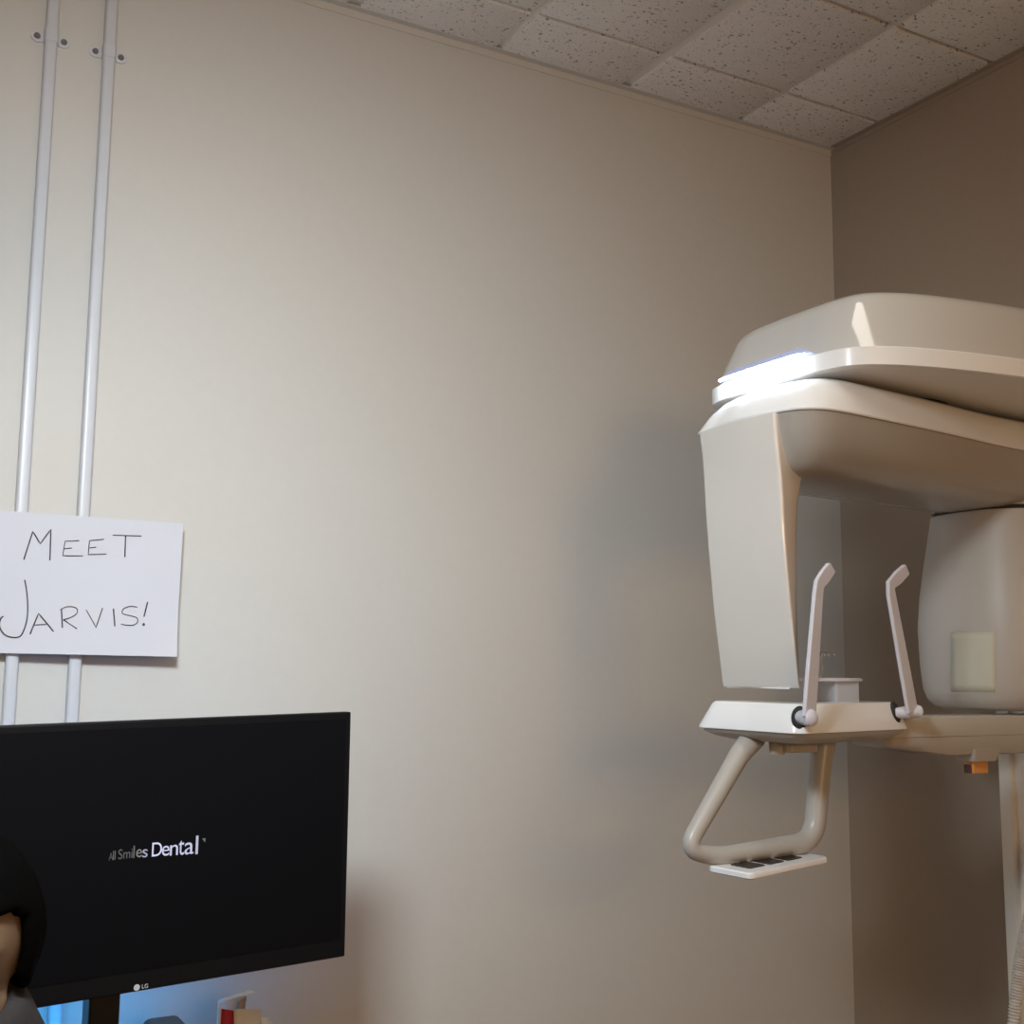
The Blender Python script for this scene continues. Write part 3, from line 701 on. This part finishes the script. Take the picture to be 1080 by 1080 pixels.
for sg in (1, -1):                                         # hands resting in the lap: palm, four fingers, thumb
    w = V3(.12 * sg, -.30, zs - .41); f = Vector((-.35 * sg, -.9, -.25)).normalized(); sd = Vector((-.9 * sg, .35, 0))
    ellipsoid(bm, w + f * .05, (.042, .05, .018))
    for i, L in enumerate((.072, .080, .075, .058)):
        b = w + f * .085 + sd * (.03 - .02 * i)
        tube(bm, [b - f * .02, b + f * L * .45, b + f * L * .75 + Vector((0, 0, -.014)), b + f * L * .9 + Vector((0, 0, -.035))], [.009, .0085, .008, .0065], 8)
    b = w + f * .03 + sd * .036; tube(bm, [b - sd * .01, b + sd * .02 + f * .025, b + sd * .022 + f * .055], [.012, .010, .008], 8)
bd = obj('body', bm, M_skin, per, angle=180)
rm = bd.modifiers.new('remesh', 'REMESH'); rm.mode = 'VOXEL'; rm.voxel_size = .0055; rm.use_smooth_shade = True
sm = bd.modifiers.new('smooth', 'SMOOTH'); sm.iterations = 6; sm.factor = .5
dg = bpy.context.evaluated_depsgraph_get(); dg.update()
whole = bpy.data.meshes.new_from_object(bd.evaluated_get(dg)); bd.modifiers.clear(); bd.data = whole
bm = bmesh.new(); bm.from_mesh(whole); bm.verts.ensure_lookup_table(); seen = set(); isl = []
for v in bm.verts:
    if v in seen: continue
    st_ = [v]; seen.add(v); comp = []
    while st_:
        a = st_.pop(); comp.append(a)
        for e in a.link_edges:
            b = e.other_vert(a)
            if b not in seen: seen.add(b); st_.append(b)
    isl.append(comp)
isl.sort(key=len)
bmesh.ops.delete(bm, geom=[v for c_ in isl[:-1] for v in c_], context='VERTS'); bm.to_mesh(whole); bm.free(); finish(whole, 180)
for sg in (1, -1):
    bm = bmesh.new(); ellipsoid(bm, hp_((.03 * sg, -.0745, .0)), (.010, .009, .0058), TILT); obj('eye', bm, M_eye, per)
    bm = bmesh.new(); ellipsoid(bm, hp_((.03 * sg, -.0825, .0)), (.0045, .002, .0045), TILT); obj('iris', bm, M_hair, per)
# hair: a cap over the skull that leaves the face free and covers the ears
bm = bmesh.new(); vs = ellipsoid(bm, (0, 0, 0), (1, 1, 1), None, 48, 36); kill = []
for v in vs:
    p = v.co.copy(); x, y, z = p
    face = y < -.10 and z < .52 - .25 * abs(x) and abs(x) < .80
    low = z < -.95
    if face or low: kill.append(v)
    else:
        k = 1 + .03 * math.sin(9 * x + 4 * z) * math.sin(7 * y)
        v.co = hp_((x * .0885 * k, .012 + y * .104 * k, .012 + z * .098 * k))
bmesh.ops.delete(bm, geom=kill, context='VERTS')
hr_ = obj('hair', bm, M_hair, per, angle=180); s = hr_.modifiers.new('thick', 'SOLIDIFY'); s.thickness = .014; s.offset = -1
s = hr_.modifiers.new('sub', 'SUBSURF'); s.levels = 1; s.render_levels = 1
# fleece top with a standing collar, trousers, shoes
bm = bmesh.new(); trunk(bm, .014, False); arms(bm, .013, 4)
tube(bm, [V3(.02, -.005, zs - .02), V3(.02, -.012, zs + .03), V3(.02, -.022, zs + .065), V3(.02, -.028, zs + .098)], [(.150, .110), (.110, .100), (.090, .090), (.074, .080)], 32)
voxel('fleece_top', bm, M_hood, .008, 8)
bm = bmesh.new(); legs(bm, .013, 3)
for a in (18, 22): tube(bm, [sk[a - 1], sk[a]], [.082, .066], 18)
tube(bm, [V3(0, 0, .45), V3(0, .005, .52), V3(0, .01, .60)], [(.172, .124), (.174, .126), (.168, .122)], 28)
voxel('trousers', bm, M_trouser, .009, 6)
for sg in (1, -1):
    bm = bmesh.new(); ellipsoid(bm, V3(.13 * sg, -.47, .045), (.045, .13, .044)); obj('shoe', bm, M_black, per)
# stool under the person
t = thing('stool', 'round black stool under the seated person', 'stool', (bx_, by_, 0))
bm = bmesh.new(); loft(bm, [[(bx_ + r * math.cos(a), by_ + r * math.sin(a), z) for a in [2 * math.pi * i / 32 for i in range(32)]] for z, r in ((.345, .15), (.355, .17), (.375, .175), (.385, .165))]); obj('seat', bm, M_black, t)
bm = bmesh.new(); cyl(bm, (bx_, by_, .03), (bx_, by_, .345), .025); obj('pole', bm, M_lampmetal, t)
bm = bmesh.new(); cyl(bm, (bx_, by_, .0), (bx_, by_, .03), .2, 32, .19); obj('base', bm, M_lampmetal, t)
